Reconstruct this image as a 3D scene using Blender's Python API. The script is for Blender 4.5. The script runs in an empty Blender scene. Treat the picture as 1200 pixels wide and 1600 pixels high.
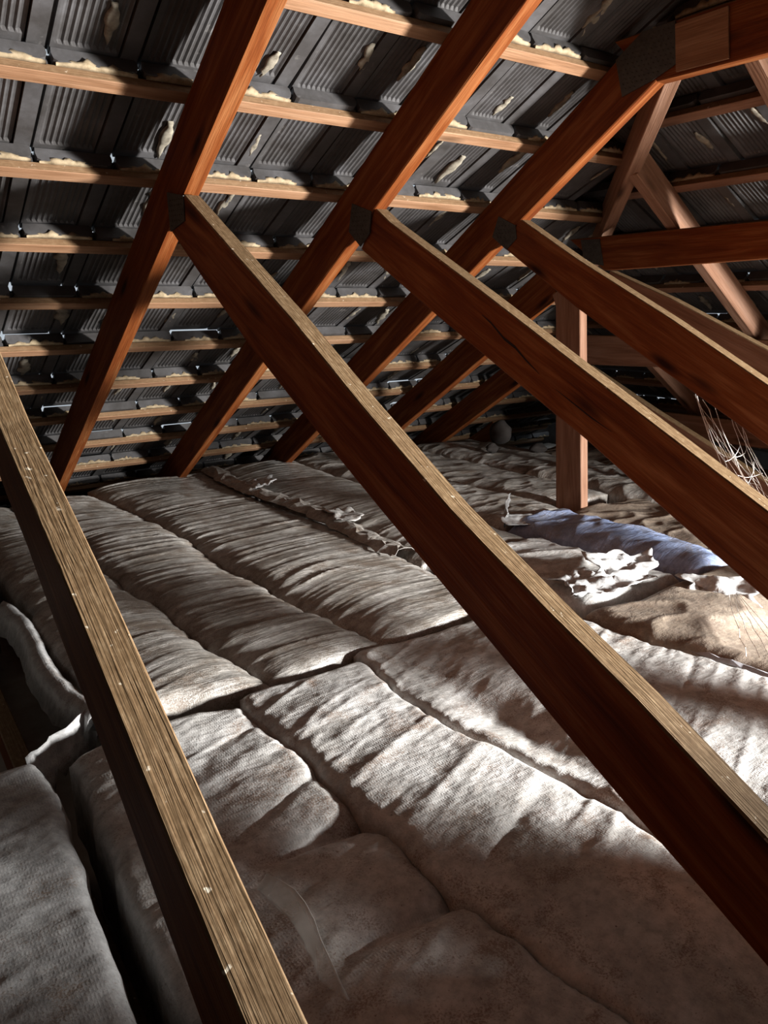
import bpy, bmesh, math, random
import numpy as np
from mathutils import Matrix, Vector

random.seed(7)
C = bpy.context.scene.collection
sc = bpy.context.scene
H = 1.15                      # camera height above the attic floor lining
UP = Matrix.Translation((0, 0, H))

# ------------------------------------------------------------------ camera
YAW, PITCH, ROLL = math.radians(34.705), math.radians(14.875), math.radians(-0.582)
f_ = Vector((math.sin(YAW)*math.cos(PITCH), math.cos(YAW)*math.cos(PITCH), -math.sin(PITCH)))
r_ = Vector((math.cos(YAW), -math.sin(YAW), 0)); u_ = r_.cross(f_)
R_ = math.cos(ROLL)*r_ + math.sin(ROLL)*u_; U_ = -math.sin(ROLL)*r_ + math.cos(ROLL)*u_
cam = bpy.data.cameras.new('camera'); camo = bpy.data.objects.new('camera', cam); C.objects.link(camo)
cam.sensor_fit = 'HORIZONTAL'; cam.sensor_width = 36; cam.lens = 36*1201.1/1200
cam.clip_start = 0.02
Mc = Matrix((R_, U_, -f_)).transposed().to_4x4()
camo.matrix_world = UP @ Mc
sc.camera = camo

# ------------------------------------------------------------------ world, light, exposure
w = bpy.data.worlds.new('overcast_daylight'); sc.world = w; w.use_nodes = True
w.node_tree.nodes['Background'].inputs[0].default_value = (0.80, 0.90, 1.0, 1)
w.node_tree.nodes['Background'].inputs[1].default_value = 0.6

def area(name, loc, aim, size, power, col, spread=180):
    l = bpy.data.lights.new(name, 'AREA'); l.shape = 'RECTANGLE'; l.size = size[0]; l.size_y = size[1]
    l.energy = power; l.color = col; l.spread = math.radians(spread)
    o = bpy.data.objects.new(name, l); C.objects.link(o)
    p = Vector(loc); d = Vector(aim) - p
    o.matrix_world = UP @ Matrix.Translation(p) @ d.to_track_quat('-Z', 'Y').to_matrix().to_4x4()
    return o
# daylight of the roof opening, right of the frame
area('opening_daylight', (3.12, -0.92, -0.33), (0.6, 1.15, -0.35), (0.28, 0.28), 400, (1.0, 0.985, 0.965), 122)

sc.view_settings.view_transform = 'Standard'; sc.view_settings.look = 'None'
sc.view_settings.exposure = 0.0; sc.view_settings.gamma = 1.0
sc.view_settings.use_curve_mapping = False

# ------------------------------------------------------------------ helpers
WM = {}
def link(name, me, M, parent=None, mat=None):
    o = bpy.data.objects.new(name, me); C.objects.link(o)
    if me is not None and mat is not None and not me.materials: me.materials.append(mat)
    WM[o.name] = M
    if parent is None: o.matrix_world = M
    else:
        o.parent = parent; o.matrix_basis = WM[parent.name].inverted() @ M
    return o
def thing(name, label, cat, loc, group=None):
    o = link(name, None, UP @ Matrix.Translation(loc)); o.empty_display_size = .1
    tag(o, label, cat, group); return o
def tag(o, label, cat, group=None):
    o['label'] = label; o['category'] = cat
    if group: o['group'] = group
def structure(name, me=None, M=None, mat=None):
    o = link(name, me, M if M is not None else UP.copy(), None, mat); o['kind'] = 'structure'; return o
def mesh(name, V, F, smooth=False):
    me = bpy.data.meshes.new(name); me.from_pydata([tuple(v) for v in V], [], F); me.update()
    if smooth: me.shade_smooth()
    return me
def frame(o, ax, ay, az):
    M = Matrix((ax, ay, az)).transposed().to_4x4(); M.translation = o; return M
def bevelled(name, V, F, b, seg=1):
    bm = bmesh.new(); vs = [bm.verts.new(v) for v in V]
    for q in F: bm.faces.new([vs[i] for i in q])
    bmesh.ops.recalc_face_normals(bm, faces=bm.faces)
    if b: bmesh.ops.bevel(bm, geom=bm.edges[:], offset=b, segments=seg, affect='EDGES', clamp_overlap=True)
    me = bpy.data.meshes.new(name); bm.to_mesh(me); bm.free(); return me
def prism(name, poly, z0, z1, b=0.003):
    n = len(poly); V = [(p[0], p[1], z0) for p in poly] + [(p[0], p[1], z1) for p in poly]
    F = [list(range(n))[::-1], list(range(n, 2*n))] + [[i, (i+1) % n, n+(i+1) % n, n+i] for i in range(n)]
    return bevelled(name, V, F, b)
def beam(name, p0, p1, wdt, dep, up, parent, mat, b=0.003, side=(0, 1), drop=(0, 1)):
    """straight timber; local x runs along it. side / drop place the section relative to the p0-p1 line"""
    p0, p1 = Vector(p0), Vector(p1); ax = (p1-p0); L = ax.length; ax.normalize()
    az = (Vector(up) - ax*Vector(up).dot(ax)).normalized(); ay = az.cross(ax)
    y0, y1 = side[0]*wdt, side[1]*wdt; z0, z1 = drop[0]*dep, drop[1]*dep
    V = [(x, y, z) for x in (0, L) for y in (y0, y1) for z in (z0, z1)]
    F = [(0,1,3,2),(4,6,7,5),(0,4,5,1),(2,3,7,6),(0,2,6,4),(1,5,7,3)]
    return link(name, bevelled(name, V, F, b), UP @ frame(p0, ax, ay, az), parent, mat)
def flat_timber(name, top, bot, X, t, parent, mat, b=0.003):
    """timber lying in a truss plane: top and bottom edge as (Y, Z) polylines, thickness t in +X"""
    a = Vector((0, top[-1][0]-top[0][0], top[-1][1]-top[0][1])).normalized()
    c = Vector((1, 0, 0)); p = c.cross(a)                 # a x p = c
    o = Vector((X, top[0][0], top[0][1]))
    loc = lambda q: ((Vector((X, q[0], q[1]))-o).dot(a), (Vector((X, q[0], q[1]))-o).dot(p))
    poly = [loc(q) for q in top] + [loc(q) for q in bot[::-1]]
    return link(name, prism(name, poly, 0, t, b), UP @ frame(o, a, p, c), parent, mat)

# numpy value noise
class Noise:
    def __init__(s, seed): s.t = np.random.RandomState(seed).rand(256, 256)
    def __call__(s, x, y):
        x = np.asarray(x, float); y = np.asarray(y, float)
        xi = np.floor(x).astype(int); yi = np.floor(y).astype(int); fx = x-xi; fy = y-yi
        fx = fx*fx*(3-2*fx); fy = fy*fy*(3-2*fy); t = s.t
        g = lambda i, j: t[(xi+i) % 256, (yi+j) % 256]
        return (g(0,0)*(1-fx)+g(1,0)*fx)*(1-fy) + (g(0,1)*(1-fx)+g(1,1)*fx)*fy
def ridge(v): return 1-np.abs(2*v-1)

# ------------------------------------------------------------------ materials
def newmat(name):
    m = bpy.data.materials.new(name); m.use_nodes = True; nt = m.node_tree
    return m, nt, nt.nodes['Principled BSDF']
def nd(nt, t, **k):
    n = nt.nodes.new(t)
    for a, v in k.items(): setattr(n, a, v)
    return n
def ramp(nt, src, stops):
    r = nd(nt, 'ShaderNodeValToRGB'); e = r.color_ramp.elements
    while len(e) < len(stops): e.new(.5)
    for i, (p, c) in enumerate(stops): e[i].position = p; e[i].color = (*c, 1) if len(c) == 3 else c
    nt.links.new(src, r.inputs[0]); return r
def mix(nt, fac, a, b, mode='MIX'):
    m = nd(nt, 'ShaderNodeMix', data_type='RGBA', blend_type=mode)
    for i, v in ((0, fac), (6, a), (7, b)):
        if hasattr(v, 'default_value') or isinstance(v, bpy.types.NodeSocket): nt.links.new(v, m.inputs[i])
        elif i == 0: m.inputs[0].default_value = v
        else: m.inputs[i].default_value = (*v, 1)
    return m.outputs[2]
def noise(nt, vec, scale, detail=3, rough=.55, dist=0):
    n = nd(nt, 'ShaderNodeTexNoise'); n.inputs['Scale'].default_value = scale; n.inputs['Detail'].default_value = detail
    n.inputs['Roughness'].default_value = rough; n.inputs['Distortion'].default_value = dist
    nt.links.new(vec, n.inputs['Vector']); return n.outputs['Fac']
def mapping(nt, scale, rnd=True, coord='Object'):
    tc = nd(nt, 'ShaderNodeTexCoord'); mp = nd(nt, 'ShaderNodeMapping'); mp.inputs['Scale'].default_value = scale
    nt.links.new(tc.outputs[coord], mp.inputs['Vector'])
    if rnd:
        oi = nd(nt, 'ShaderNodeObjectInfo'); ml = nd(nt, 'ShaderNodeMath', operation='MULTIPLY'); ml.inputs[1].default_value = 37.0
        nt.links.new(oi.outputs['Random'], ml.inputs[0]); nt.links.new(ml.outputs[0], mp.inputs['Location'])
    return mp.outputs['Vector']
def bump(nt, bs, h, strength, dist, prev=None):
    b = nd(nt, 'ShaderNodeBump'); b.inputs['Strength'].default_value = strength; b.inputs['Distance'].default_value = dist
    nt.links.new(h, b.inputs['Height'])
    if prev is not None: nt.links.new(prev, b.inputs['Normal'])
    nt.links.new(b.outputs[0], bs.inputs['Normal']); return b.outputs[0]

def wood(name, dark, mid, light, dusty=True, rough=.6):
    m, nt, bs = newmat(name)
    v = mapping(nt, (1.3, 16, 16)); n1 = noise(nt, v, 2.2, 5, .6, .6)
    base = ramp(nt, n1, [(.25, dark), (.5, mid), (.78, light)]).outputs[0]
    v2 = mapping(nt, (2.5, 90, 90)); fine = noise(nt, v2, 3, 2)
    base = mix(nt, .35, base, ramp(nt, fine, [(.35, (.45,.45,.45)), (.65, (1,1,1))]).outputs[0], 'MULTIPLY')
    v3 = mapping(nt, (2.2, 9, 9)); vo = nd(nt, 'ShaderNodeTexVoronoi'); vo.inputs['Scale'].default_value = 1.0
    nt.links.new(v3, vo.inputs['Vector'])
    kn = ramp(nt, vo.outputs['Distance'], [(.05, (1,1,1)), (.17, (0,0,0))]).outputs[0]
    base = mix(nt, kn, base, tuple(c*.28 for c in dark))
    if dusty:                                              # settled dust lies on faces that look up
        ge = nd(nt, 'ShaderNodeNewGeometry'); sx = nd(nt, 'ShaderNodeSeparateXYZ'); nt.links.new(ge.outputs['True Normal'], sx.inputs[0])
        up = ramp(nt, sx.outputs[2], [(.35, (0,0,0)), (.6, (1,1,1))]).outputs[0]
        dv = mapping(nt, (26, 48, 48)); dn = noise(nt, dv, 2, 4, .7)
        dust = ramp(nt, dn, [(.3, (.10,.061,.030)), (.5, (.135,.085,.044)), (.68, (.185,.125,.070))]).outputs[0]
        sv = mapping(nt, (1, 1, 1)); sp = noise(nt, sv, 75, 2)
        dust = mix(nt, ramp(nt, sp, [(.70, (0,0,0)), (.76, (1,1,1))]).outputs[0], dust, (.50,.43,.33))
        base = mix(nt, up, base, dust)
    nt.links.new(base, bs.inputs['Base Color']); bs.inputs['Roughness'].default_value = rough
    bs.inputs['Specular IOR Level'].default_value = .10
    bump(nt, bs, fine, .5, .003)
    return m
M_RAFTER = wood('stained_pine', (.070,.014,.004), (.150,.041,.010), (.26,.105,.038))
M_BATTEN = wood('raw_pine_batten', (.16,.078,.038), (.25,.137,.076), (.33,.20,.12))
M_PINK = wood('weathered_pine', (.15,.072,.042), (.25,.135,.085), (.33,.20,.14))

def tilemat():
    m, nt, bs = newmat('grey_terracotta_tile')
    v = mapping(nt, (1, 1, 1)); n1 = noise(nt, v, 9, 4, .6); n2 = noise(nt, v, 60, 3, .6)
    c = ramp(nt, n1, [(.3, (.026,.023,.021)), (.55, (.053,.050,.050)), (.75, (.080,.078,.081))]).outputs[0]
    c = mix(nt, .4, c, ramp(nt, n2, [(.3, (.5,.47,.44)), (.7, (1,1,1))]).outputs[0], 'MULTIPLY')
    n3 = noise(nt, v, 22, 5, .7)
    c = mix(nt, ramp(nt, n3, [(.64, (0,0,0)), (.74, (.6,.6,.6))]).outputs[0], c, (.17,.16,.15))
    nt.links.new(c, bs.inputs['Base Color']); bs.inputs['Roughness'].default_value = .62
    bump(nt, bs, n2, .25, .002); return m
M_TILE = tilemat()
def plain(name, c0, c1, scale, rough, b=.3, spec=.4):
    m, nt, bs = newmat(name); v = mapping(nt, (1,1,1)); n = noise(nt, v, scale, 4, .65)
    nt.links.new(ramp(nt, n, [(.3, c0), (.7, c1)]).outputs[0], bs.inputs['Base Color']); bs.inputs['Roughness'].default_value = rough
    bs.inputs['Specular IOR Level'].default_value = spec
    bump(nt, bs, n, b, .003); return m
M_MORTAR = plain('cream_mortar', (.15,.11,.06), (.32,.25,.16), 45, .9)
M_SMEAR = plain('lime_streak', (.09,.077,.056), (.27,.24,.185), 40, .9)
M_PLATE = plain('dull_steel', (.018,.017,.015), (.045,.043,.038), 60, .65, .4)
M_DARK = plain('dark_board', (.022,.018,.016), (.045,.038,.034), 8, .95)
M_FLOOR = plain('ceiling_lining', (.22,.19,.16), (.32,.29,.25), 12, .9)

def insul(name, lo, mid, hi, dirt, emboss=.5, rough=.42, grain=0.0, fold=(5, 34, 1, .5)):
    m, nt, bs = newmat(name)
    v = mapping(nt, (1,1,1), rnd=False)
    n1 = noise(nt, v, 7, 5, .65, .3)
    c = ramp(nt, n1, [(.28, lo), (.5, mid), (.72, hi)]).outputs[0]
    n2 = noise(nt, v, 45, 4, .7)
    c = mix(nt, .55, c, ramp(nt, n2, [(.33, tuple(x*.55 for x in hi)), (.62, (1,1,1))]).outputs[0], 'MULTIPLY')
    n3 = noise(nt, v, 170, 2, .5)
    c = mix(nt, ramp(nt, n3, [(.69, (0,0,0)), (.76, (.85,.85,.85))]).outputs[0], c, dirt)
    # loose brown dust: grains gathered in drifts
    n4 = noise(nt, v, 300, 3, .7); n5 = noise(nt, v, 11, 4, .6, .5)
    sm = nd(nt, 'ShaderNodeMath', operation='ADD'); nt.links.new(n4, sm.inputs[0]); nt.links.new(n5, sm.inputs[1])
    hv = nd(nt, 'ShaderNodeMath', operation='MULTIPLY'); hv.inputs[1].default_value = .5; nt.links.new(sm.outputs[0], hv.inputs[0])
    c = mix(nt, ramp(nt, hv.outputs[0], [(.93*.5+.02+grain, (0,0,0)), (.5+.08+grain, (.8,.8,.8))]).outputs[0], c, tuple(x*1.7 for x in dirt))
    nt.links.new(c, bs.inputs['Base Color'])
    nt.links.new(ramp(nt, n2, [(.3, (rough+.22,)*3), (.7, (rough-.08,)*3)]).outputs[0], bs.inputs['Roughness'])
    bs.inputs['Specular IOR Level'].default_value = .75
    # woven film: fine threads both ways, uneven
    h = None
    for sc_, dirn in (((1,1,1), 'Y'), ((1,1,1), 'X')):
        wv = nd(nt, 'ShaderNodeTexWave', wave_type='BANDS', bands_direction=dirn)
        wv.inputs['Scale'].default_value = 62 if dirn == 'X' else 24; wv.inputs['Distortion'].default_value = 6.0
        wv.inputs['Detail'].default_value = 2; wv.inputs['Detail Scale'].default_value = 0.0
        nt.links.new(v, wv.inputs['Vector'])
        if h is None: h = wv.outputs['Fac']
        else:
            ad = nd(nt, 'ShaderNodeMath', operation='MAXIMUM'); nt.links.new(h, ad.inputs[0]); nt.links.new(wv.outputs['Fac'], ad.inputs[1]); h = ad.outputs[0]
    pm = nd(nt, 'ShaderNodeMath', operation='MULTIPLY'); nt.links.new(h, pm.inputs[0])
    nt.links.new(ramp(nt, noise(nt, v, 9, 3), [(.35, (.15,)*3), (.65, (1,)*3)]).outputs[0], pm.inputs[1])
    p = bump(nt, bs, pm.outputs[0], emboss, .003)
    p = bump(nt, bs, n2, .35, .004, p)
    fm = mapping(nt, fold[:3], rnd=False); fn = noise(nt, fm, 2.2, 5, .62, .8)     # fine crumple of the film
    bump(nt, bs, fn, fold[3], .012, p)
    return m
M_INS_FAR = insul('dusty_film', (.22,.197,.168), (.385,.366,.336), (.52,.505,.48), (.07,.05,.035), .10, .33, -.01)
M_INS_NEAR = insul('pale_film', (.34,.325,.30), (.47,.46,.44), (.58,.575,.56), (.09,.055,.035), .13, .38, .03, (10, 26, 1, .2))
M_INS_BLUE = insul('blue_film', (.16,.20,.31), (.25,.315,.48), (.34,.42,.62), (.10,.085,.07), .1, .33)
M_INS_WHITE = insul('white_film', (.27,.265,.26), (.37,.37,.365), (.47,.47,.465), (.09,.06,.04), .10, .38, .05, (10, 26, 1, .12))
M_INS_BROWN = insul('dust_covered_film', (.16,.125,.09), (.26,.208,.157), (.36,.30,.24), (.06,.04,.027), .1, .6, 0, (9, 12, 1, .2))
def film():
    m, nt, bs = newmat('torn_film'); v = mapping(nt, (1,1,1)); n = noise(nt, v, 60, 4, .6)
    nt.links.new(ramp(nt, n, [(.35, (.30,.30,.295)), (.65, (.50,.50,.495))]).outputs[0], bs.inputs['Base Color'])
    bs.inputs['Roughness'].default_value = .25; bump(nt, bs, n, .3, .004); return m
M_FILM = film()
def clearfilm():
    m, nt, bs = newmat('clear_film'); bs.inputs['Base Color'].default_value = (.62,.60,.56,1); bs.inputs['Roughness'].default_value = .3
    bs.inputs['Alpha'].default_value = .35; return m
M_CLEAR = clearfilm()
def webmat():
    m, nt, bs = newmat('cobweb_silk'); bs.inputs['Base Color'].default_value = (.7,.68,.64,1); bs.inputs['Roughness'].default_value = .6; return m
M_WEB = webmat()

# ------------------------------------------------------------------ roof geometry (camera at origin)
PH = math.radians(31.5606); SN, CS = math.sin(PH), math.cos(PH)
NRM = Vector((0, SN, CS)); UPS = Vector((0, -CS, SN)); DN = -UPS
D0 = 1.2975; DEP = .1451; DT = D0 + DEP           # rafter underside / rafter top planes
S0, G = -1.1204, .30486                           # battens: downslope edge of row k at S0 - k*G
HP = math.radians(33.8); HS, HC = math.sin(HP), math.cos(HP); HD = 1.762
HN = Vector((HS, 0, HC)); HDN = Vector((HC, 0, -HS))   # hip slope normal and downslope
X0, SP, T = .7774, .6, .045
def onroof(x, s, n): return Vector((x, 0, 0)) + UPS*s + NRM*n
def hip_x(p): return (HD - HC*p.z)/HS             # X of the hip plane at this height

# ------------------------------------------------------------------ shell
def slab(name, pts, nrm, t, mat):
    n = Vector(nrm).normalized(); k = len(pts)
    V = [Vector(p) for p in pts] + [Vector(p)+n*t for p in pts]
    F = [list(range(k))[::-1], list(range(k, 2*k))] + [[i, (i+1) % k, k+(i+1) % k, k+i] for i in range(k)]
    return structure(name, bevelled(name, V, F, 0), UP.copy(), mat)
ceiling = structure('ceiling')
hipc = structure('ceiling')                        # the hip end
fl = slab('floor', [(-7.0,-5.6,-1.15),(5.2,-5.6,-1.15),(5.2,4.75,-1.15),(-7.0,4.75,-1.15)], (0,0,-1), .05, M_FLOOR)

# --- roof tiles: one mesh per variant. x across, y downslope from the batten edge, z outward
def tile_mesh(name, lift, tail, seed):
    rnd = random.Random(seed)
    us = [.0, .0045, .0046, .009]; ws = [.016, .016, .003, .003]
    n = 9; a, b = .016, .150
    for i in range(n):
        u0 = a+(b-a)*i/n; u1 = a+(b-a)*(i+1)/n
        us += [u0, (u0*.65+u1*.35), (u0*.35+u1*.65)]; ws += [.004, .0075, .0075]
    us += [b, .153, .1535, .157, .1575, .196, .1965, .2]; ws += [.004, .003, .014, .014, -.002, -.002, .016, .016]
    rib = [False]*4 + [True]*(3*n) + [False]*8
    vs_ = [-.03, .02, tail-.045, tail-.035, tail]
    V, F = [], []; m = len(us)
    for vi, v in enumerate(vs_):
        base = .028 + (.041+lift)*(v+.03)/(.30)
        for u, w, r in zip(us, ws, rib):
            V.append((u, v, base + (w if not (r and vi >= 3) else .003)))
    for vi in range(len(vs_)-1):
        for i in range(m-1):
            q = vi*m+i; F.append((q, q+m, q+m+1, q+1))
    k = len(V)                                      # back of the tile
    for v in (vs_[0], vs_[-1]):
        base = .028 + (.041+lift)*(v+.03)/(.30) + .024
        V += [(0, v, base), (.2, v, base)]
    F += [(k, k+1, k+3, k+2)]
    F.append([k+2, k+3] + [4*m+i for i in range(m-1, -1, -1)])
    F.append([k+1, k] + [i for i in range(m)])
    F.append([k, k+2] + [v*m for v in range(4, -1, -1)]); F.append([k+3, k+1] + [v*m+m-1 for v in range(5)])
    # raised head bar on the batten, rounded at both ends
    j = len(V); poly = [(.005, .061), (.003, .045), (.006, .030), (.014, .0255), (.178, .0255), (.189, .031), (.194, .043), (.193, .056), (.188, .062)]
    q = len(poly)
    V += [(p[0], -.046, p[1]) for p in poly] + [(p[0], -.012, p[1]) for p in poly]
    F += [[j+i for i in range(q)], [j+q+i for i in range(q)][::-1]] + [[j+i, j+q+i, j+q+(i+1) % q, j+(i+1) % q] for i in range(q)]
    me = bpy.data.meshes.new(name); me.from_pydata(V, [], F); me.update()
    bm = bmesh.new(); bm.from_mesh(me); bmesh.ops.recalc_face_normals(bm, faces=bm.faces); bm.to_mesh(me); bm.free()
    me.materials.append(M_TILE); return me
TILES = [tile_mesh('roof_tile', l, t, i) for i, (l, t) in enumerate([(0, .284), (-.003, .288), (-.0035, .292), (.003, .276), (-.004, .290), (-.003, .294), (-.002, .290)])]

# ragged mortar bead squeezed out along the batten under a tile head, and streaks on the tile backs
def bead_mesh(seed):
    rnd = random.Random(seed); V, F = [], []; n = 16; x0 = rnd.choice([.01, .01, .05]); x1 = rnd.choice([.19, .19, .14])
    for i in range(n+1):
        x = x0+(x1-x0)*i/n; e = min(1, 4*i/n, 4*(n-i)/n)
        h = (.002+.012*rnd.random()**1.6)*e+.001; o = (.004+.010*rnd.random())*e+.002
        V += [(x, -.036, .020), (x, -.036-o, .022), (x, -.040-o*.8, .024+h), (x, -.036, .027+h)]
    for i in range(n):
        a = i*4
        for k in range(4): F.append((a+k, a+(k+1) % 4, a+4+(k+1) % 4, a+4+k))
    F += [(0,1,2,3), tuple(range(4*n+3, 4*n-1, -1))]
    me = mesh('mortar_bead', V, F, True); me.materials.append(M_MORTAR); return me
BEADS = [bead_mesh(i) for i in range(6)]
def smear_mesh(seed):
    rnd = random.Random(seed); V, F = [], []; n, m = 9, 5
    for i in range(n+1):
        t = i/n; wd = .012*math.sin(math.pi*min(1, .12+t*.88))**.7*(.55+.8*rnd.random())+.001; cx = .006*(rnd.random()-.5)
        for k in range(m):
            a = k/(m-1)*2-1; V.append((cx+a*wd, .115*(t-.5), -(.003*(1-a*a)*(.4+rnd.random()))))
    for i in range(n):
        for k in range(m-1):
            a = i*m+k; F.append((a, a+1, a+m+1, a+m))
    k0 = len(V); V += [(v[0], v[1], .004) for v in V]
    ring = [i*m for i in range(n+1)] + [n*m+k for k in range(1, m)] + [i*m+m-1 for i in range(n-1, -1, -1)] + [k for k in range(m-2, 0, -1)]
    for i in range(len(ring)):
        a, b = ring[i], ring[(i+1) % len(ring)]; F.append((a, b, b+k0, a+k0))
    me = mesh('lime_streak', V, F, True); me.materials.append(M_SMEAR); return me
SMEARS = [smear_mesh(i+40) for i in range(6)]

rnd = random.Random(11)
def lay(parent, cols, org, ax, ay, az, keep, bead_p, smear_p):
    for i in cols:
        p = org + ax*(i*.2)
        if not keep(p): continue
        jit = Matrix.Rotation(rnd.uniform(-.008, .008), 4, 'Z') @ Matrix.Translation((rnd.uniform(-.0015, .0015), rnd.uniform(-.004, .004), 0))
        Mw = UP @ frame(p, ax, ay, az) @ jit
        link('roof_tile', rnd.choice(TILES), Mw, parent)
        if rnd.random() < bead_p: link('mortar_bead', rnd.choice(BEADS), Mw, parent)
        if rnd.random() < smear_p:
            v = rnd.uniform(.07, .2); u = rnd.choice([.145, .165, .12, .09, .175]) + rnd.uniform(-.012, .012); s = rnd.uniform(.7, 1.5)
            base = .028 + .041*(v+.03)/.30
            link('lime_streak', rnd.choice(SMEARS), Mw @ Matrix.Translation((u, v, base-.001)) @ Matrix.Rotation(.137, 4, 'X') @ Matrix.Rotation(rnd.uniform(-.25, .25), 4, 'Z') @ Matrix.Diagonal((s*rnd.uniform(.7, 1.2), s, s, 1)), parent)

# main slope
KMIN, KMAX = -2, 11
for k in range(KMIN, KMAX+1):
    s = S0 - k*G
    xe = hip_x(onroof(0, s, DT))
    # batten, in two lengths like the originals
    beam('roof_batten', onroof(-1.12, s, DT), onroof(xe-.02, s, DT), .035, .024, NRM, ceiling, M_BATTEN, .0015, side=(-1, 0))
    lay(ceiling, range(0, 40), onroof(-1.1225, s, DT), Vector((1,0,0)), DN, NRM, lambda p: p.x < xe+.02, .72, .85)
# hip slope: x axis of a tile runs towards -Y here
# batten rows: one row passes X = 2.33
h0 = Vector((2.33, 0, .0)); h0.z = (HD - HS*h0.x)/HC
for k in range(-2, 9):
    q = h0 + HDN*(k*G)
    yh = (DT - CS*q.z)/SN                          # hip line at this height
    if yh < .3: continue
    beam('roof_batten', (q.x, -.4, q.z), (q.x, yh-.02, q.z), .035, .024, HN, hipc, M_PINK, .0015, side=(0, 1))
    lay(hipc, range(0, 26), Vector((q.x, yh+.16, q.z)), Vector((0,-1,0)), HDN, HN, lambda p: p.y > -.25, .5, .8)

# hip cap, closing slabs of the roof beyond the tiles, eave boards and the far sides of the loft
def hip_pt(z, n=0): 
    y = (DT - CS*z)/SN; return Vector(((HD - HC*z)/HS, y, z))
def strip(name, parent, pts, mat):                  # thick bent sheet through pairs of points
    k = len(pts); V = []; F = []
    up = (NRM+HN).normalized()*.02
    for row in pts: V += [Vector(p) for p in row] + [Vector(p)+up for p in row]
    m = len(pts[0])
    for i in range(k-1):
        a, b = i*2*m, (i+1)*2*m
        for j in range(m-1):
            F += [(a+j, a+j+1, b+j+1, b+j), (a+m+j, b+m+j, b+m+j+1, a+m+j+1)]
        F += [(a, b, b+m, a+m), (a+m-1, a+2*m-1, b+2*m-1, b+m-1)]
    e = (k-1)*2*m
    F += [tuple(list(range(m)) + list(range(2*m-1, m-1, -1))), tuple([e+j for j in range(m)][::-1] + [e+m+j for j in range(m)])]
    me = bevelled(name, V, F, 0); return link(name, me, UP.copy(), parent, mat)
rows = []
for z in (1.6, .3, -1.0):
    c = hip_pt(z); o = (NRM+HN).normalized()*.125
    a = c + Vector((-.33, 0, 0)) + NRM*.09; b = c + Vector((0, -.33, 0)) + HN*.09
    rows.append((a, c+o, b))
strip('hip_cap', ceiling, rows, M_TILE)
RIDGE_Y = -.9; RIDGE_Z = (DT+.12-SN*RIDGE_Y)/CS
EAVE_Y = 4.62
def mainz(y, off=.12): return (DT+off-SN*y)/CS
sT = S0+2*G                                         # top of the tiled field
pT = onroof(0, sT, DT+.075)
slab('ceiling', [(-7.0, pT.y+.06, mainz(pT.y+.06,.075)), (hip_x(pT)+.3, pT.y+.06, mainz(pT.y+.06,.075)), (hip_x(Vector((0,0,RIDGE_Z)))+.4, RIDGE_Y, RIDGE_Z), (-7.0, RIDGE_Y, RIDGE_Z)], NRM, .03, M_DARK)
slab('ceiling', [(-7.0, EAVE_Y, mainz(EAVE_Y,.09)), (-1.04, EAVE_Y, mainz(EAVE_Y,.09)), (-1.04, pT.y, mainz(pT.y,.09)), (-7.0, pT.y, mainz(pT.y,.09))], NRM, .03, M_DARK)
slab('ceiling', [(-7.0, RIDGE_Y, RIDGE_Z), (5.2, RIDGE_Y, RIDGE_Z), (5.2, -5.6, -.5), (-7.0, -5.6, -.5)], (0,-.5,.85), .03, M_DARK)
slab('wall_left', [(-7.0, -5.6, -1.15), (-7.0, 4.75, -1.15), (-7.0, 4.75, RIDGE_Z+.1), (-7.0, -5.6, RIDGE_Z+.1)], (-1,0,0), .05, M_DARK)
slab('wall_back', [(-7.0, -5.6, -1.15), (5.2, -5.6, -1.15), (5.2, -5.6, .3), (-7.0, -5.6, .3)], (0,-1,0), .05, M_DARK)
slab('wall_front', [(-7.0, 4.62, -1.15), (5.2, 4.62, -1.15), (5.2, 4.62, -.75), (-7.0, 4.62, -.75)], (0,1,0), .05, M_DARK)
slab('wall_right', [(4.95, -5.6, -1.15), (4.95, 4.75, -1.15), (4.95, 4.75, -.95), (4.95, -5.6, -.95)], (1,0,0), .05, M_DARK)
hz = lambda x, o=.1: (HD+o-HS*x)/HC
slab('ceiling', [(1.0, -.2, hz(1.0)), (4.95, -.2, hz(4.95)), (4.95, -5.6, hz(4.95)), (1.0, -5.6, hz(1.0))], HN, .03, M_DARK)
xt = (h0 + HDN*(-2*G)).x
slab('ceiling', [(.6, -.3, hz(.6)), (xt+.02, -.3, hz(xt+.02)), (xt+.02, 1.7, hz(xt+.02)), (.6, .3, hz(.6))], HN, .03, M_DARK)

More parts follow.
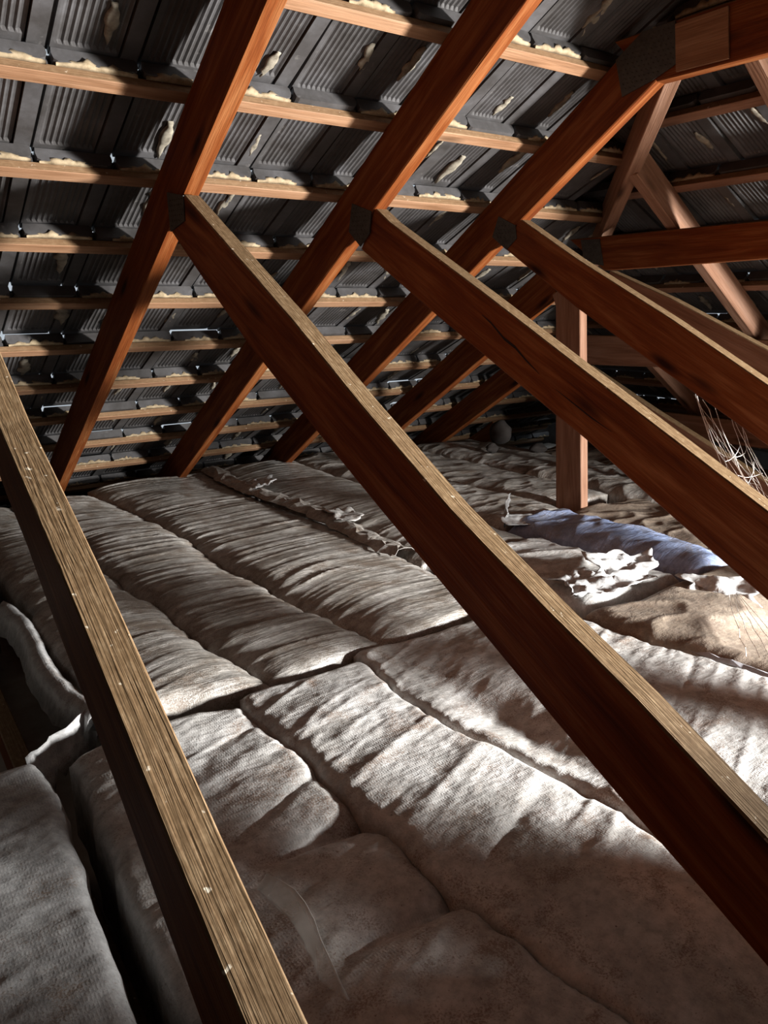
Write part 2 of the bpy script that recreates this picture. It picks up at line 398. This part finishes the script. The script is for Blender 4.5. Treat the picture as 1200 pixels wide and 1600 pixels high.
# ------------------------------------------------------------------ roof trusses
def rafter(par, xa, xb, s_hi, s_lo):
    """s runs up the slope; xa, xb = near face X at s=-1 and s=-3.8"""
    px = lambda s: xa+(xb-xa)*(-1-s)/2.8
    a, b = onroof(px(s_hi), s_hi, D0), onroof(px(s_lo), s_lo, D0)
    return beam('rafter', a, b, T, DEP, NRM, par, M_RAFTER, .003, side=(-1, 0))
def rot2(pts): return pts
def plate(par, X, poly, name='nail_plate'):
    """pressed steel nail plate with its rows of punched teeth, on the near face of the timbers"""
    cy = sum(p[0] for p in poly)/len(poly); cz = sum(p[1] for p in poly)/len(poly)
    a = Vector((0, -.87, -.49)); p = Vector((1,0,0)).cross(a); o = Vector((X-.0035, cy, cz))
    q = [((Vector((X, y, z))-Vector((X, cy, cz))).dot(a), (Vector((X, y, z))-Vector((X, cy, cz))).dot(p)) for y, z in poly]
    n = len(q); V = [(u, v, 0) for u, v in q] + [(u, v, .003) for u, v in q]
    F = [tuple(range(n))[::-1], tuple(range(n, 2*n))] + [(i, (i+1) % n, n+(i+1) % n, n+i) for i in range(n)]
    def inside(u, v):
        c = False
        for i in range(n):
            (x1, y1), (x2, y2) = q[i], q[(i+1) % n]
            if (y1 > v) != (y2 > v) and u < (x2-x1)*(v-y1)/(y2-y1)+x1: c = not c
        return c
    st = .014
    for i in range(-12, 13):
        for j in range(-12, 13):
            u, v = i*st, j*st + (st/2 if i % 2 else 0)
            if all(inside(u+du, v+dv) for du in (-.006, .006) for dv in (-.006, .006)):
                k = len(V); V += [(u-.0035, v-.0012, 0), (u+.0035, v-.0012, 0), (u+.0035, v+.0012, 0), (u-.0035, v+.0012, 0), (u, v, -.002)]
                F += [(k, k+1, k+4), (k+1, k+2, k+4), (k+2, k+3, k+4), (k+3, k, k+4)]
    me = bevelled(name, V, F, 0)
    return link(name, me, UP @ frame(o, a, p, Vector((1,0,0))), par, M_PLATE)
def chord(par, X, y1=4.5, y0=-3.0):
    return beam('bottom_chord', (X, y0, -1.14), (X, y1, -1.14), T, .09, (0,0,1), par, M_RAFTER, .003, side=(-1, 0))

S_TOP = -SN*0 + .55
trs = []
LBL = ['roof truss nearest the camera, its dusty brown web crossing the lower left corner',
       'roof truss whose long dark web crosses the middle of the loft over the insulation',
       'roof truss with a tall rafter and an orange-brown web with a long crack in it',
       'girder truss with a bent top under a big black steel plate at upper right',
       'hip truss with an upright post and a level beam crossing the pale sloping brace',
       'low hip truss behind the post, its thin rafter running into the dark eave',
       'lowest hip truss hidden in the dark behind the others']
for i in range(7):
    trs.append(thing('roof_truss', LBL[i], 'truss', (X0+(i-1)*SP, 1.5, -1.14)))
T0, T1, T2, T3, T4, T5, T6 = trs
XE = [.177, (.791, .746), (1.373, 1.368), (1.971, 1.995), (2.564, 2.604), (3.124, 3.136)]
# T0
rafter(T0, .177, .177, .55, -4.5); chord(T0, .19)
flat_timber('diagonal_web', [(2.0,.235),(1.7,.075),(1.262,-.160),(1.075,-.240),(.926,-.305),(.808,-.362),(.694,-.419),(.593,-.470),(.445,-.538),(.0,-.735),(-.55,-.99)],
            [(2.08,.135),(1.72,-.04),(1.268,-.270),(1.141,-.323),(1.061,-.368),(.967,-.413),(.886,-.449),(.768,-.512),(.672,-.566),(.557,-.627),(.06,-.87),(-.45,-1.05)], .177, T, T0, M_RAFTER, .002)
plate(T0, .177, [(2.108,.300),(1.993,.279),(1.996,.219),(2.102,.201)])
# T1
rafter(T1, *XE[1], .55, -4.5); chord(T1, X0)
flat_timber('diagonal_web', [(2.0,.283),(1.72,.128),(1.452,-.020),(1.20,-.170),(.935,-.318),(.720,-.420),(.552,-.494),(.366,-.587),(.0,-.765),(-.46,-.99)],
            [(2.108,.204),(1.90,.068),(1.671,-.075),(1.369,-.240),(1.131,-.364),(.839,-.512),(.686,-.590),(.562,-.650),(.431,-.708),(.346,-.749),(.05,-.895),(-.3,-1.05)], X0, T, T1, M_RAFTER)
plate(T1, X0, [(2.108,.300),(1.993,.279),(1.996,.219),(2.102,.201)])
# T2
rafter(T2, *XE[2], .55, -4.5); chord(T2, X0+SP)
flat_timber('diagonal_web', [(2.02,.288),(1.948,.243),(1.526,.032),(1.213,-.129),(.95,-.263),(.730,-.375),(.3,-.595),(-.48,-.99)],
            [(2.10,.176),(1.90,.070),(1.701,-.034),(1.605,-.082),(1.268,-.251),(1.173,-.297),(.946,-.421),(.713,-.545),(.3,-.755),(-.28,-1.05)], X0+SP, T, T2, M_RAFTER)
plate(T2, XE[2][0], [(2.135,.312),(2.029,.279),(2.041,.217),(2.092,.183),(2.156,.231)])
# T3: girder truss with a flat top chord
XG = 1.977
yj = 1.53
rafter(T3, *XE[3], -.965, -4.5)
flat_timber('flat_top_chord', [(1.66,.735),(1.0,.735),(.2,.735),(-2.6,.735)], [(1.517,.598),(1.0,.590),(.2,.59),(-2.6,.59)], XG-.004, T, T3, M_RAFTER)
chord(T3, XG)
flat_timber('diagonal_web', [(2.025,.291),(1.765,.147),(1.394,-.040),(1.089,-.205),(.5,-.515),(-.42,-.99)],
            [(2.09,.195),(1.754,-.005),(1.407,-.188),(1.07,-.363),(.5,-.665),(-.22,-1.05)], XG, T, T3, M_RAFTER)
plate(T3, XG, [(2.126,.306),(2.041,.269),(2.033,.227),(2.082,.192),(2.156,.240)])
plate(T3, XG-.006, [(1.646,.683),(1.56,.733),(1.453,.733),(1.440,.627),(1.518,.601),(1.615,.581)])
# T4
rafter(T4, *XE[4], -2.02, -4.6)
flat_timber('flat_top_chord', [(2.34,.268),(1.9,.268),(1.485,.266),(-2.6,.268)], [(2.15,.137),(1.9,.139),(1.471,.146),(-2.6,.14)], 2.575, T, T4, M_RAFTER)
chord(T4, 2.577)
flat_timber('diagonal_web', [(2.12,.135),(1.824,.022),(1.434,-.151),(.9,-.375),(-.54,-.99)], [(2.16,.04),(1.87,-.085),(1.48,-.258),(.95,-.48),(-.35,-1.05)], 2.577, T, T4, M_PINK)
flat_timber('post', [(2.425,.048),(2.401,-.004),(2.346,-.871),(2.333,-1.05)], [(2.287,.118),(2.265,-.005),(2.197,-.840),(2.186,-1.05)], 2.577, T, T4, M_PINK)
plate(T4, 2.575, [(2.277,.262),(2.177,.258),(2.150,.155),(2.248,.170)])
# T5
rafter(T5, *XE[5], -2.72, -4.6)
flat_timber('flat_top_chord', [(2.85,-.145),(2.3,-.145),(-2.6,-.145)], [(2.724,-.295),(2.3,-.285),(-2.6,-.285)], 3.177, T, T5, M_PINK)
chord(T5, 3.177)
flat_timber('diagonal_web', [(2.72,-.30),(2.304,-.487),(1.994,-.616),(1.70,-.741),(1.1,-.99)], [(2.76,-.40),(2.36,-.58),(2.05,-.71),(1.76,-.835),(1.28,-1.05)], 3.177, T, T5, M_PINK)
# T6
rafter(T6, 3.73, 3.74, -3.85, -4.6)
flat_timber('flat_top_chord', [(3.3,-.575),(2.4,-.575),(-2.6,-.575)], [(3.2,-.70),(2.4,-.70),(-2.6,-.70)], 3.72, T, T6, M_PINK)
chord(T6, 3.777)
# hip rafter and jack rafters
ha, hb = Vector((2.062, 1.522, .600)), Vector((2.560, 2.108, .316)); hd = (hb-ha).normalized()
o = beam('hip_rafter', ha-hd*.03+Vector((0,0,0)), ha+hd*1.35, .045, .12, (0,0,1), None, M_PINK, .003, side=(-.5, .5))
tag(o, 'sloping hip rafter, black on one side, running down from the bent girder corner', 'rafter')
def jack(y, z0, xend, lab, name='jack_rafter'):
    x0 = (HD - HC*z0)/HS; a = Vector((x0, y, z0)); b = Vector((xend, y, (HD-HS*xend)/HC))
    o = beam(name, a, b, T, .095, HN, None, M_PINK, .003, side=(0, 1), drop=(-1, 0)); tag(o, lab, 'rafter', None); return o
jack(1.84, .515, 4.9, 'pale jack rafter leaning behind the level beam at right')
jack(1.27, .72, 4.9, 'jack rafter at the right edge beside the girder top')
jack(2.53, .12, 4.9, 'short jack rafter end showing below the lowest visible web at right')

# ------------------------------------------------------------------ insulation batts in plastic film
NA, NB, NC, NE = Noise(1), Noise(2), Noise(3), Noise(4)
ZB = -1.045
def interp(tab, y):
    ys = [p[0] for p in tab]; xs = [p[1] for p in tab]; o = np.argsort(ys)
    return np.interp(y, np.array(ys)[o], np.array(xs)[o])
def batt(label, xl, xr, y0, y1, mat, top=-.855, seam=-.885, kind='far', res=.008, grooves=(), seed=0, re=.085, rend=.045, dips=(), amp=1.0, group=None):
    """one film-wrapped batt. xl, xr: constants or [(y, x), ...]; height field with rounded edges, pleats and creases"""
    if kind == 'near' and seam == -.885: seam = -.882
    if not isinstance(xl, (list, tuple)): xl = [(0, xl)]
    if not isinstance(xr, (list, tuple)): xr = [(0, xr)]
    wm = float(np.mean([p[1] for p in xr]) - np.mean([p[1] for p in xl]))
    nu = max(12, int(wm/res)); nv = max(12, int((y1-y0)/(res*.8)))
    t = np.linspace(0, 1, nu+1); v = np.linspace(0, 1, nv+1)
    tt = .5-.5*np.cos(np.pi*t); t = .6*t+.4*tt
    vv = .5-.5*np.cos(np.pi*v); v = .8*v+.2*vv
    TT, VV = np.meshgrid(t, v); Y = y0+(y1-y0)*VV
    XL = interp(xl, Y)-.005; XR = interp(xr, Y)+.005
    wob = lambda q, x: (NA(q*5, x*3+7)-.5)*.03 + (NB(q*21, x*3+7)-.5)*.014   # neighbours share the wander of their seam
    X = XL + wob(Y, XL)*(1-TT) + (XR-XL)*TT + wob(Y, XR)*TT
    Y = Y + (NB(X*6, 1.1)-.5)*.05*np.where(VV < .15, 1-VV/.15, np.where(VV > .85, (VV-.85)/.15, 0))
    dl, dr = TT*(XR-XL), (1-TT)*(XR-XL); d0, d1 = VV*(y1-y0), (1-VV)*(y1-y0)
    rnd_ = lambda d, r: np.sqrt(np.clip(1-(1-np.clip(d/r, 0, 1))**2, 0, 1))
    pin = NC(Y*3.1+seed, 2.2)                       # uneven tightness of the seams
    P = np.minimum(rnd_(dl, re*(.7+.6*pin)), rnd_(dr, re*(1.3-.6*pin))); Pe = np.minimum(rnd_(d0, rend), rnd_(d1, rend))
    arch = 1-(2*TT-1)**2
    Z = seam + (top-seam)*P*Pe + (.017 if kind == 'far' else .010)*(arch-.6)*Pe
    br = .5 if kind == 'near' else .7
    Z += br*(.026*(NA(X*2.1+seed*7, Y*1.7)-.5) + .018*(NB(X*5+seed, Y*4)-.5)*P)
    edge = 1-P; e2 = np.exp(-np.minimum(dl, dr)/.09)
    if kind == 'far':                               # taut pleats across the roll, fanning out of the seams
        q = Y - .30*(X-XL) + .10*(NC(X*3, Y*1.5+seed)-.5) + .35*(X-XL)**2
        a = NA(q*17+seed*5, X*.9); b = NB(q*36+seed*3, X*1.5); c = NC(q*75, X*4+seed)
        m = .35+.9*NE(X*2.5+seed, Y*2.5)
        Z += amp*m*(.009*(ridge(a)**2-.4)*(.4+.7*e2) + .0060*(ridge(b)**3-.3)*(.6+.7*e2) + .0016*(c-.5))
        cr = np.clip(2.2*NA(q*4.3+seed*2, X*5)-1.0, 0, 1)       # a few stretched creases stand up sharp
        Z += amp*.0075*cr*ridge(NB(q*13+seed*8, X*.9))**9
    elif kind == 'soft':
        q = Y*.8 + X*.5
        Z += amp*(.014*(ridge(NA(q*9+seed, (X-Y)*5))**2-.4) + .007*(ridge(NB(q*22+seed, (X-Y)*8))**2-.4))
    else:                                           # slack, broad and shallow creases
        q = Y*1.0 - .42*X; r = Y*.42+X
        a = NA(q*7+seed*5, r*1.6); b = NB(q*18+seed*3, r*3.0); m = NE(X*3+seed, Y*3)
        Z += amp*(.0060*(ridge(a)**3-.25)*(.3+m) + .0035*(ridge(b)**3-.25)*(.2+m) + .0016*(NC(X*55, Y*80+seed)-.5) + .0022*(NA(X*24, Y*30+seed)-.5))
        cr = np.clip(2.6*m-1.0, 0, 1)
        Z += amp*(.0080*cr*ridge(NC(q*6+seed*9, r*1.3))**10 - .007*np.clip(1.6-2.6*m, 0, 1)*ridge(NB(q*5+seed*4, r*1.1+3))**10)
        Z += amp*.0045*np.exp(-np.minimum(dl, dr)/.05)*(ridge(NB(q*45+seed, r*6))-.5)
    for (gx0, gx1, gy, gw, gd) in grooves:          # cross seams pulled down part of the way over
        s = np.clip((X-gx0)/(gx1-gx0), 0, 1)
        s = s if gx1 > gx0 else np.clip((gx0-X)/(gx0-gx1), 0, 1)
        yy = gy + (NA(X*9, seed+.5)-.5)*.03
        Z -= gd*s**.7*np.exp(-np.abs(Y-yy)/gw)
    for (cx, cy, rx, ry, dz) in dips:
        Z += dz*np.exp(-((X-cx)/rx)**2-((Y-cy)/ry)**2)
    Z = np.maximum(Z, ZB+.02)
    n0, n1 = nu+1, nv+1
    V = np.stack([X, Y, Z], -1).reshape(-1, 3)
    idx = np.arange(n0*n1).reshape(n1, n0)
    F = np.stack([idx[:-1,:-1], idx[:-1,1:], idx[1:,1:], idx[1:,:-1]], -1).reshape(-1, 4)
    ring = np.concatenate([idx[0,:], idx[1:,-1], idx[-1,-2::-1], idx[-2:0:-1,0]])
    bv = V[ring].copy(); bv[:,2] = ZB; k = len(V); m_ = len(ring)
    V = np.concatenate([V, bv]); nx = np.roll(np.arange(m_), -1)
    S = np.stack([ring, np.arange(m_)+k, nx+k, ring[nx]], -1)
    F = np.concatenate([F, S])
    o = Vector((float(X.mean()), float(Y.mean()), ZB)); V = V - np.array(o)
    me = bpy.data.meshes.new('insulation_batt')
    me.vertices.add(len(V)); me.vertices.foreach_set('co', V.astype(np.float32).ravel())
    me.loops.add(len(F)*4+m_); me.loops.foreach_set('vertex_index', np.concatenate([F.ravel(), (np.arange(m_)+k)[::-1]]).astype(np.int32))
    me.polygons.add(len(F)+1)
    me.polygons.foreach_set('loop_start', np.concatenate([np.arange(len(F))*4, [len(F)*4]]).astype(np.int32))
    me.update(calc_edges=True); me.validate(); me.shade_smooth()
    ob = link('insulation_batt', me, UP @ Matrix.Translation(o), None, mat)
    tag(ob, label, 'insulation', group)
    return ob
# far field, left to right
batt('grey batt at the left edge behind the dark hole', -.25, [(2.5,.27),(3.4,.24)], 2.53, 3.75, M_INS_FAR, seed=1, top=-.86)
batt('grey batt left of the nearest web, bordering the hole', [(1.6,.36),(2.5,.35),(3.7,.27)], [(1.5,.725),(1.86,.69),(2.5,.645),(3.2,.58),(3.8,.54)], 1.545, 3.8, M_INS_FAR, seed=2, top=-.855, amp=.7)
batt('narrow pleated batt running from the eave to the cross seam, right of the nearest web', [(1.5,.733),(1.86,.698),(2.5,.653),(3.2,.588),(3.8,.548)], [(1.55,1.09),(1.9,1.03),(2.1,1.01),(2.6,1.005),(3.5,.97),(3.8,.92)], 1.56, 3.8, M_INS_FAR, seed=3)
batt('wide dusty batt with glossy pleats in the middle of the loft', [(1.55,1.098),(1.9,1.038),(2.1,1.018),(2.6,1.013),(3.5,.978),(3.95,.925)], [(1.5,1.55),(2.0,1.565),(2.5,1.585),(3.1,1.54),(3.95,1.58)], 1.585, 3.95, M_INS_FAR, seed=4)
batt('dusty batt showing both sides of the long dark web, past the ripped seam', [(1.3,1.64),(2.0,1.575),(2.5,1.595),(3.1,1.55),(4.0,1.59)], [(1.3,2.07),(2.0,2.08),(4.0,2.12)], 2.02, 4.0, M_INS_FAR, seed=5, kind='far', amp=.8)
batt('pale creased batt in front of the blue one, beside the torn shiny film', 1.72, [(1.2,2.20),(1.6,2.12),(2.0,2.09)], 1.42, 2.0, M_INS_NEAR, seed=6, kind='soft', top=-.845)
batt('blue film-wrapped batt in the sunlit patch near the post', [(1.4,2.21),(1.7,2.16),(2.2,2.11)], [(1.4,2.44),(2.2,2.45)], 1.38, 2.17, M_INS_BLUE, seed=7, kind='soft', top=-.825, re=.1)
batt('grey batt behind the white peak of torn film', 2.13, 2.52, 2.20, 4.05, M_INS_FAR, seed=8, kind='soft', amp=.7)
batt('brown dusty batt at the foot of the post', 2.46, 2.95, 1.25, 2.195, M_INS_BROWN, seed=9, kind='soft', top=-.855, amp=.8)
batt('smooth grey batt left of the post, along its foot', 2.54, 2.95, 2.345, 4.05, M_INS_FAR, seed=10, kind='soft', amp=.6, top=-.86, rend=.2)
batt('dim grey batt behind the post, under the lowest beam', 2.97, 3.46, 1.3, 2.9, M_INS_FAR, seed=11, kind='soft', top=-.85)
batt('farthest grey batt in the dark corner by the eave', 2.98, 3.46, 2.93, 3.95, M_INS_FAR, seed=12, kind='soft', amp=.6, top=-.86)
batt('dim batt behind all the others at the hip eave', 3.48, 4.1, 1.2, 3.4, M_INS_BROWN, seed=13, kind='soft', top=-.87)
# near field
batt('white batt in the lower left corner, left of the nearest web', -.30, [(.9,.19),(1.3,.205),(1.5,.19)], .55, 1.53, M_INS_WHITE, seed=14, kind='near', top=-.85, re=.03, amp=1.1)
batt('creased pale batt right of the nearest web, with two pinched cross seams', [(.3,.24),(1.5,.25)], [(.3,.70),(.655,.665),(.745,.645),(.9,.64),(1.0,.627),(1.2,.622),(1.45,.63)], .05, 1.485, M_INS_NEAR, seed=15, kind='near', res=.006, re=.03, rend=.03,
     grooves=((.40,.64,.985,.02,.05),(.42,.66,.745,.022,.05)))
batt('pale batt under the middle of the picture, in front of the long web', [(.2,.71),(.655,.672),(.745,.652),(.9,.647),(1.0,.634),(1.2,.629),(1.5,.637)], [(.3,1.02),(.75,1.0),(.93,.975),(1.13,.93),(1.24,.93),(1.5,.985)], .05, 1.525, M_INS_NEAR, seed=16, kind='near', res=.006, re=.028, rend=.03)
batt('pale batt crossed by the long dark web, right of the middle seam', [(.3,1.028),(.75,1.008),(.93,.983),(1.13,.938),(1.24,.938),(1.5,.993)], [(.4,1.74),(.9,1.70),(1.22,1.66),(1.5,1.60)], -.7, 1.555, M_INS_NEAR, seed=17, kind='near', res=.007, re=.03, rend=.03,
     dips=((1.07,1.05,.06,.3,-.025),))
batt('brown dust-covered batt at the right edge below the cracked web', [(.4,1.75),(.9,1.71),(1.3,1.655)], [(.4,2.5),(1.3,2.42)], -.7, 1.36, M_INS_BROWN, seed=18, kind='soft', top=-.84, dips=((2.0,.95,.2,.12,-.05),), amp=.45)

batt('long batt lying beyond the left edge of the picture', -.86, -.265, -.6, 3.75, M_INS_FAR, seed=20, res=.014, top=-.86)
batt('dim batt beyond the right edge, past the brown dusty one', 2.53, 3.1, -.7, 1.22, M_INS_BROWN, seed=21, kind='soft', res=.014, top=-.86)

# ------------------------------------------------------------------ torn film, cobwebs, debris
def sheet(name, grid, mat, label=None, cat=None, parent=None, group=None, thick=.0012, smooth=False):
    """thin crumpled film from a grid of points (rows of equal length)"""
    n, m = len(grid), len(grid[0]); P = [Vector(p) for r in grid for p in r]
    o = sum(P, Vector())/len(P); V = [p-o for p in P]; F = []
    for i in range(n-1):
        for j in range(m-1):
            a = i*m+j; F += [(a, a+1, a+m+1), (a, a+m+1, a+m)] if (i+j) % 2 else [(a, a+1, a+m), (a+1, a+m+1, a+m)]
    me = mesh(name, V, F, smooth); me.materials.append(mat)
    ob = link(name, me, UP @ Matrix.Translation(o), parent)
    so = ob.modifiers.new('film', 'SOLIDIFY'); so.thickness = thick; so.offset = 0
    if label: tag(ob, label, cat, group)
    return ob
def crumple(c, ux, uy, n, m, amp, seed, lift=0.0, ragged=.25):
    nz_ = Noise(seed); n, m = n*2, m*2; c, ux, uy = Vector(c), Vector(ux), Vector(uy); nz = ux.cross(uy).normalized(); g = []
    for i in range(n+1):
        row = []
        for j in range(m+1):
            u, v = i/n-.5, j/m-.5
            e = 1+.30*(float(nz_(u*4+9, v*4+2))-.5)*2*max(abs(u), abs(v))*2
            h = float(ridge(nz_(u*3.1+4, v*3.1+seed))) + .5*float(ridge(nz_(u*7+seed, v*7+1))) + .18*float(nz_(u*19, v*19+seed))
            p = c + ux*(u*e) + uy*(v*e) + nz*(amp*(h-.6) + lift*(1-4*u*u))
            row.append(p)
        g.append(row)
    return g
sheet('torn_film', crumple((1.79,1.475,-.832), (.20,-.05,.02), (.05,.13,.01), 9, 6, .028, 3), M_FILM, 'crumpled silvery film scrap lying flat where four batts meet, left one', 'plastic film', smooth=True)
sheet('torn_film', crumple((1.935,1.47,-.815), (.17,-.10,.0), (.06,.10,.055), 10, 8, .030, 5), M_FILM, 'crumpled silvery film scrap standing up, right of the flat scrap beside it', 'plastic film', smooth=True)
sheet('torn_film', crumple((2.12,2.20,-.80), (.05,.04,.0), (-.02,-.02,.14), 4, 7, .02, 9, ragged=.35), M_FILM, 'white peak of torn film standing between the blue batt and the web', 'plastic film', smooth=True)
sheet('torn_film', crumple((2.15,2.14,-.835), (.15,-.07,0), (.05,.08,.02), 8, 5, .012, 10), M_FILM, 'flat white film lying at the foot of the white peak', 'plastic film', smooth=True)
sheet('torn_film', crumple((2.05,1.21,-.825), (.10,-.16,.0), (.06,.05,.05), 8, 6, .026, 12), M_FILM, 'torn white film folded over at the right edge, below the cracked web', 'plastic film', smooth=True)
# loose rolled strip of film along the ripped seam
g = []; r = random.Random(21)
for i in range(46):
    t = i/45; y = 3.95-1.85*t; x = 1.56 + .02*math.sin(y*5) + .012*(r.random()-.5); row = []
    for j in range(6):
        a = j/5; row.append((x + .11*(a-.5) + .02*(r.random()-.5), y + .02*(r.random()-.5), -.852 + .022*math.sin(math.pi*a)*(.5+.8*r.random()) + .006*r.random()))
    g.append(row)
sheet('loose_film_strip', g, M_INS_FAR, 'dusty strip of loose film running along the ripped seam toward the eave', 'plastic film')
sheet('torn_film', crumple((1.60,3.35,-.805), (.05,.15,.0), (.10,-.02,.02), 8, 6, .02, 23), M_FILM, 'small bright torn scrap on the ripped seam near the far eave', 'plastic film', smooth=True)
sheet('torn_film', crumple((1.61,2.62,-.815), (.04,.17,.0), (.11,-.02,.0), 8, 6, .012, 24), M_INS_NEAR, 'pale loose flap on the ripped seam just left of the long web', 'plastic film', smooth=True)
# grey edge band of the brown batt
g = []; r = random.Random(31)
for i in range(30):
    t = i/29; y = 1.30-.85*t; x = 1.675+.075*t + .01*(r.random()-.5)
    g.append([(x-.014, y, -.868+.005*r.random()), (x, y+.004, -.861+.005*r.random()), (x+.016, y, -.866+.005*r.random())])
sheet('film_edge_band', g, plain('grey_tape', (.20,.20,.21), (.34,.34,.36), 30, .4), 'grey film edge band curving along the seam at the right edge', 'plastic film')
# white folded film on the rim of the hole at the left edge
g = []; r = random.Random(33)
for i in range(22):
    t = i/21; y = 2.48-.86*t; x = .30+.035*t + .012*math.sin(y*9) + .006*(r.random()-.5)
    g.append([(x-.035-.01*r.random(), y, -.925-.02*r.random()), (x-.022, y, -.875+.008*r.random()), (x, y, -.862+.01*r.random()), (x+.018, y, -.870)])
sheet('folded_film_rim', g, M_INS_WHITE, 'white folded film along the rim of the dark hole at left', 'plastic film', smooth=True)
g = []; r = random.Random(35)
for i in range(12):
    t = i/11; row = []
    for j in range(5):
        a = j/4; row.append((.175+.17*t+.01*r.random(), 1.52+.15*t-.03*a+.012*r.random(), -.862-.09*a*(.6+.6*r.random())))
    g.append(row)
sheet('folded_film_rim', g, M_INS_WHITE, 'pleated white film hanging over the near end of the dark hole', 'plastic film', smooth=True)
# clear flap beside the nearest web
g = []; r = random.Random(37)
for i in range(9):
    t = i/8; row = []
    for j in range(6):
        a = j/5; row.append((.395+.02*a+.012*math.sin(5*t)+.004*r.random(), .93-.27*t, -.862+(.006+.030*math.sin(math.pi*min(1,.15+.85*t))**.8)*a))
    g.append(row)
sheet('clear_film_flap', g, M_CLEAR, 'clear film flap standing up right of the nearest web at the bottom', 'plastic film', smooth=True)

def strands(name, lines, rad, label, cat):
    V, F = [], []
    for pts, rr in lines:
        pts = [Vector(p) for p in pts]; k0 = len(V)
        for i, p in enumerate(pts):
            t = (pts[min(i+1, len(pts)-1)]-pts[max(i-1, 0)]).normalized(); a = t.orthogonal().normalized(); b = t.cross(a)
            for q in range(3): V.append(p + (a*math.cos(2.094*q)+b*math.sin(2.094*q))*rr*rad)
        for i in range(len(pts)-1):
            for q in range(3): F.append((k0+3*i+q, k0+3*i+(q+1) % 3, k0+3*i+3+(q+1) % 3, k0+3*i+3+q))
    o = Vector(V[0]); me = mesh(name, [v-o for v in V], F); me.materials.append(M_WEB)
    ob = link(name, me, UP @ Matrix.Translation(o)); ob['kind'] = 'stuff'; tag(ob, label, cat); return ob
r = random.Random(41); L = []
a0, a1 = Vector((2.02,1.33,-.25)), Vector((2.02,1.15,-.33)); b0, b1 = Vector((1.42,.80,-.36)), Vector((1.42,.68,-.42))
def sag(p, q, s, n=9): return [p.lerp(q, i/n) + Vector((0, 0, -s*4*(i/n)*(1-i/n))) + Vector((r.uniform(-.003,.003), r.uniform(-.003,.003), 0)) for i in range(n+1)]
main = []
for i in range(9):
    t = r.random(); p = a0.lerp(a1, t); q = b0.lerp(b1, min(1, max(0, t+r.uniform(-.25,.25))))
    s = sag(p, q, r.uniform(.005,.05)); main.append(s); L.append((s, r.uniform(.6,1.5)))
for i in range(16):
    s, u = r.choice(main), r.choice(main); p, q = s[r.randint(1,8)], u[r.randint(1,8)]
    L.append((sag(p, q, .008, 4), r.uniform(.4,.8)))
strands('cobweb', L, .0009, 'wispy white cobweb strung between the two right-hand webs', 'cobweb')
r = random.Random(43); L = []
for i in range(5):
    p = Vector((1.99,1.10,-.80)) + Vector((0,.01*i,0)); q = Vector((1.72,.80,-.80)) + Vector((0,.03*i,-.01*i)); L.append((sag(p, q, .004, 7), 1.0))
strands('cobweb', L, .001, 'short fan of cobweb threads above the brown batt at the right edge', 'cobweb')
# rubble in the dark corner
def lump(c, s, seed, lab):
    bm = bmesh.new(); bmesh.ops.create_icosphere(bm, subdivisions=3, radius=1); nz = Noise(seed)
    for v in bm.verts:
        k = .75+.5*float(nz(v.co.x*1.6+5, v.co.y*1.6+v.co.z*2.3+9)); v.co = Vector((v.co.x*s[0]*k, v.co.y*s[1]*k, v.co.z*s[2]*k))
    me = bpy.data.meshes.new('mortar_lump'); bm.to_mesh(me); bm.free(); me.shade_smooth(); me.materials.append(M_DARK)
    tag(link('mortar_lump', me, UP @ Matrix.Translation(c)), lab, 'rubble')
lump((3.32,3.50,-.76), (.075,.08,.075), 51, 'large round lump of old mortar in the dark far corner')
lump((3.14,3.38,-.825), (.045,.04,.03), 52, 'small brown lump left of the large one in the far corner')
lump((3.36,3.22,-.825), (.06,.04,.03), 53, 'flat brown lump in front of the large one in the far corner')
# small parts of the trusses
M_CRACK = plain('dark_crack', (.006,.003,.002), (.012,.006,.004), 20, .9)
def sliver(par, X, pts, wmax):
    V = []
    n = len(pts)
    for i, (y, z) in enumerate(pts):
        h = wmax*math.sin(math.pi*(i+.3)/(n-.4)); V += [(X-.0008, y, z-h), (X-.0008, y, z+h)]
    F = [(2*i, 2*i+1, 2*i+3, 2*i+2) for i in range(n-1)]
    link('crack', mesh('crack', V, F), UP.copy(), par, M_CRACK)
sliver(T2, X0+SP, [(1.535,-.020),(1.50,-.040),(1.45,-.078),(1.41,-.098),(1.37,-.128),(1.325,-.158)], .004)
sliver(T2, X0+SP, [(1.27,-.19),(1.22,-.215),(1.16,-.245),(1.10,-.27)], .002)
board = [(1.453,.725),(1.300,.725),(1.285,.602),(1.439,.606)]
link('splice_board', prism('splice_board', [(y, z) for y, z in board], 0, .006, .001), UP @ frame(Vector((XG-.011, 0, 0)), Vector((0,1,0)), Vector((0,0,1)), Vector((1,0,0))), T3, M_BATTEN)

o = beam('shade_board', (1.69,-.50,-.865), (1.69,-.02,-.865), .018, .40, (0,0,1), None, M_PINK, .002)  # added out of view to block the daylight and darken the foreground batts
tag(o, 'unseen board added on the batts beyond the right edge to shade the foreground', 'board')
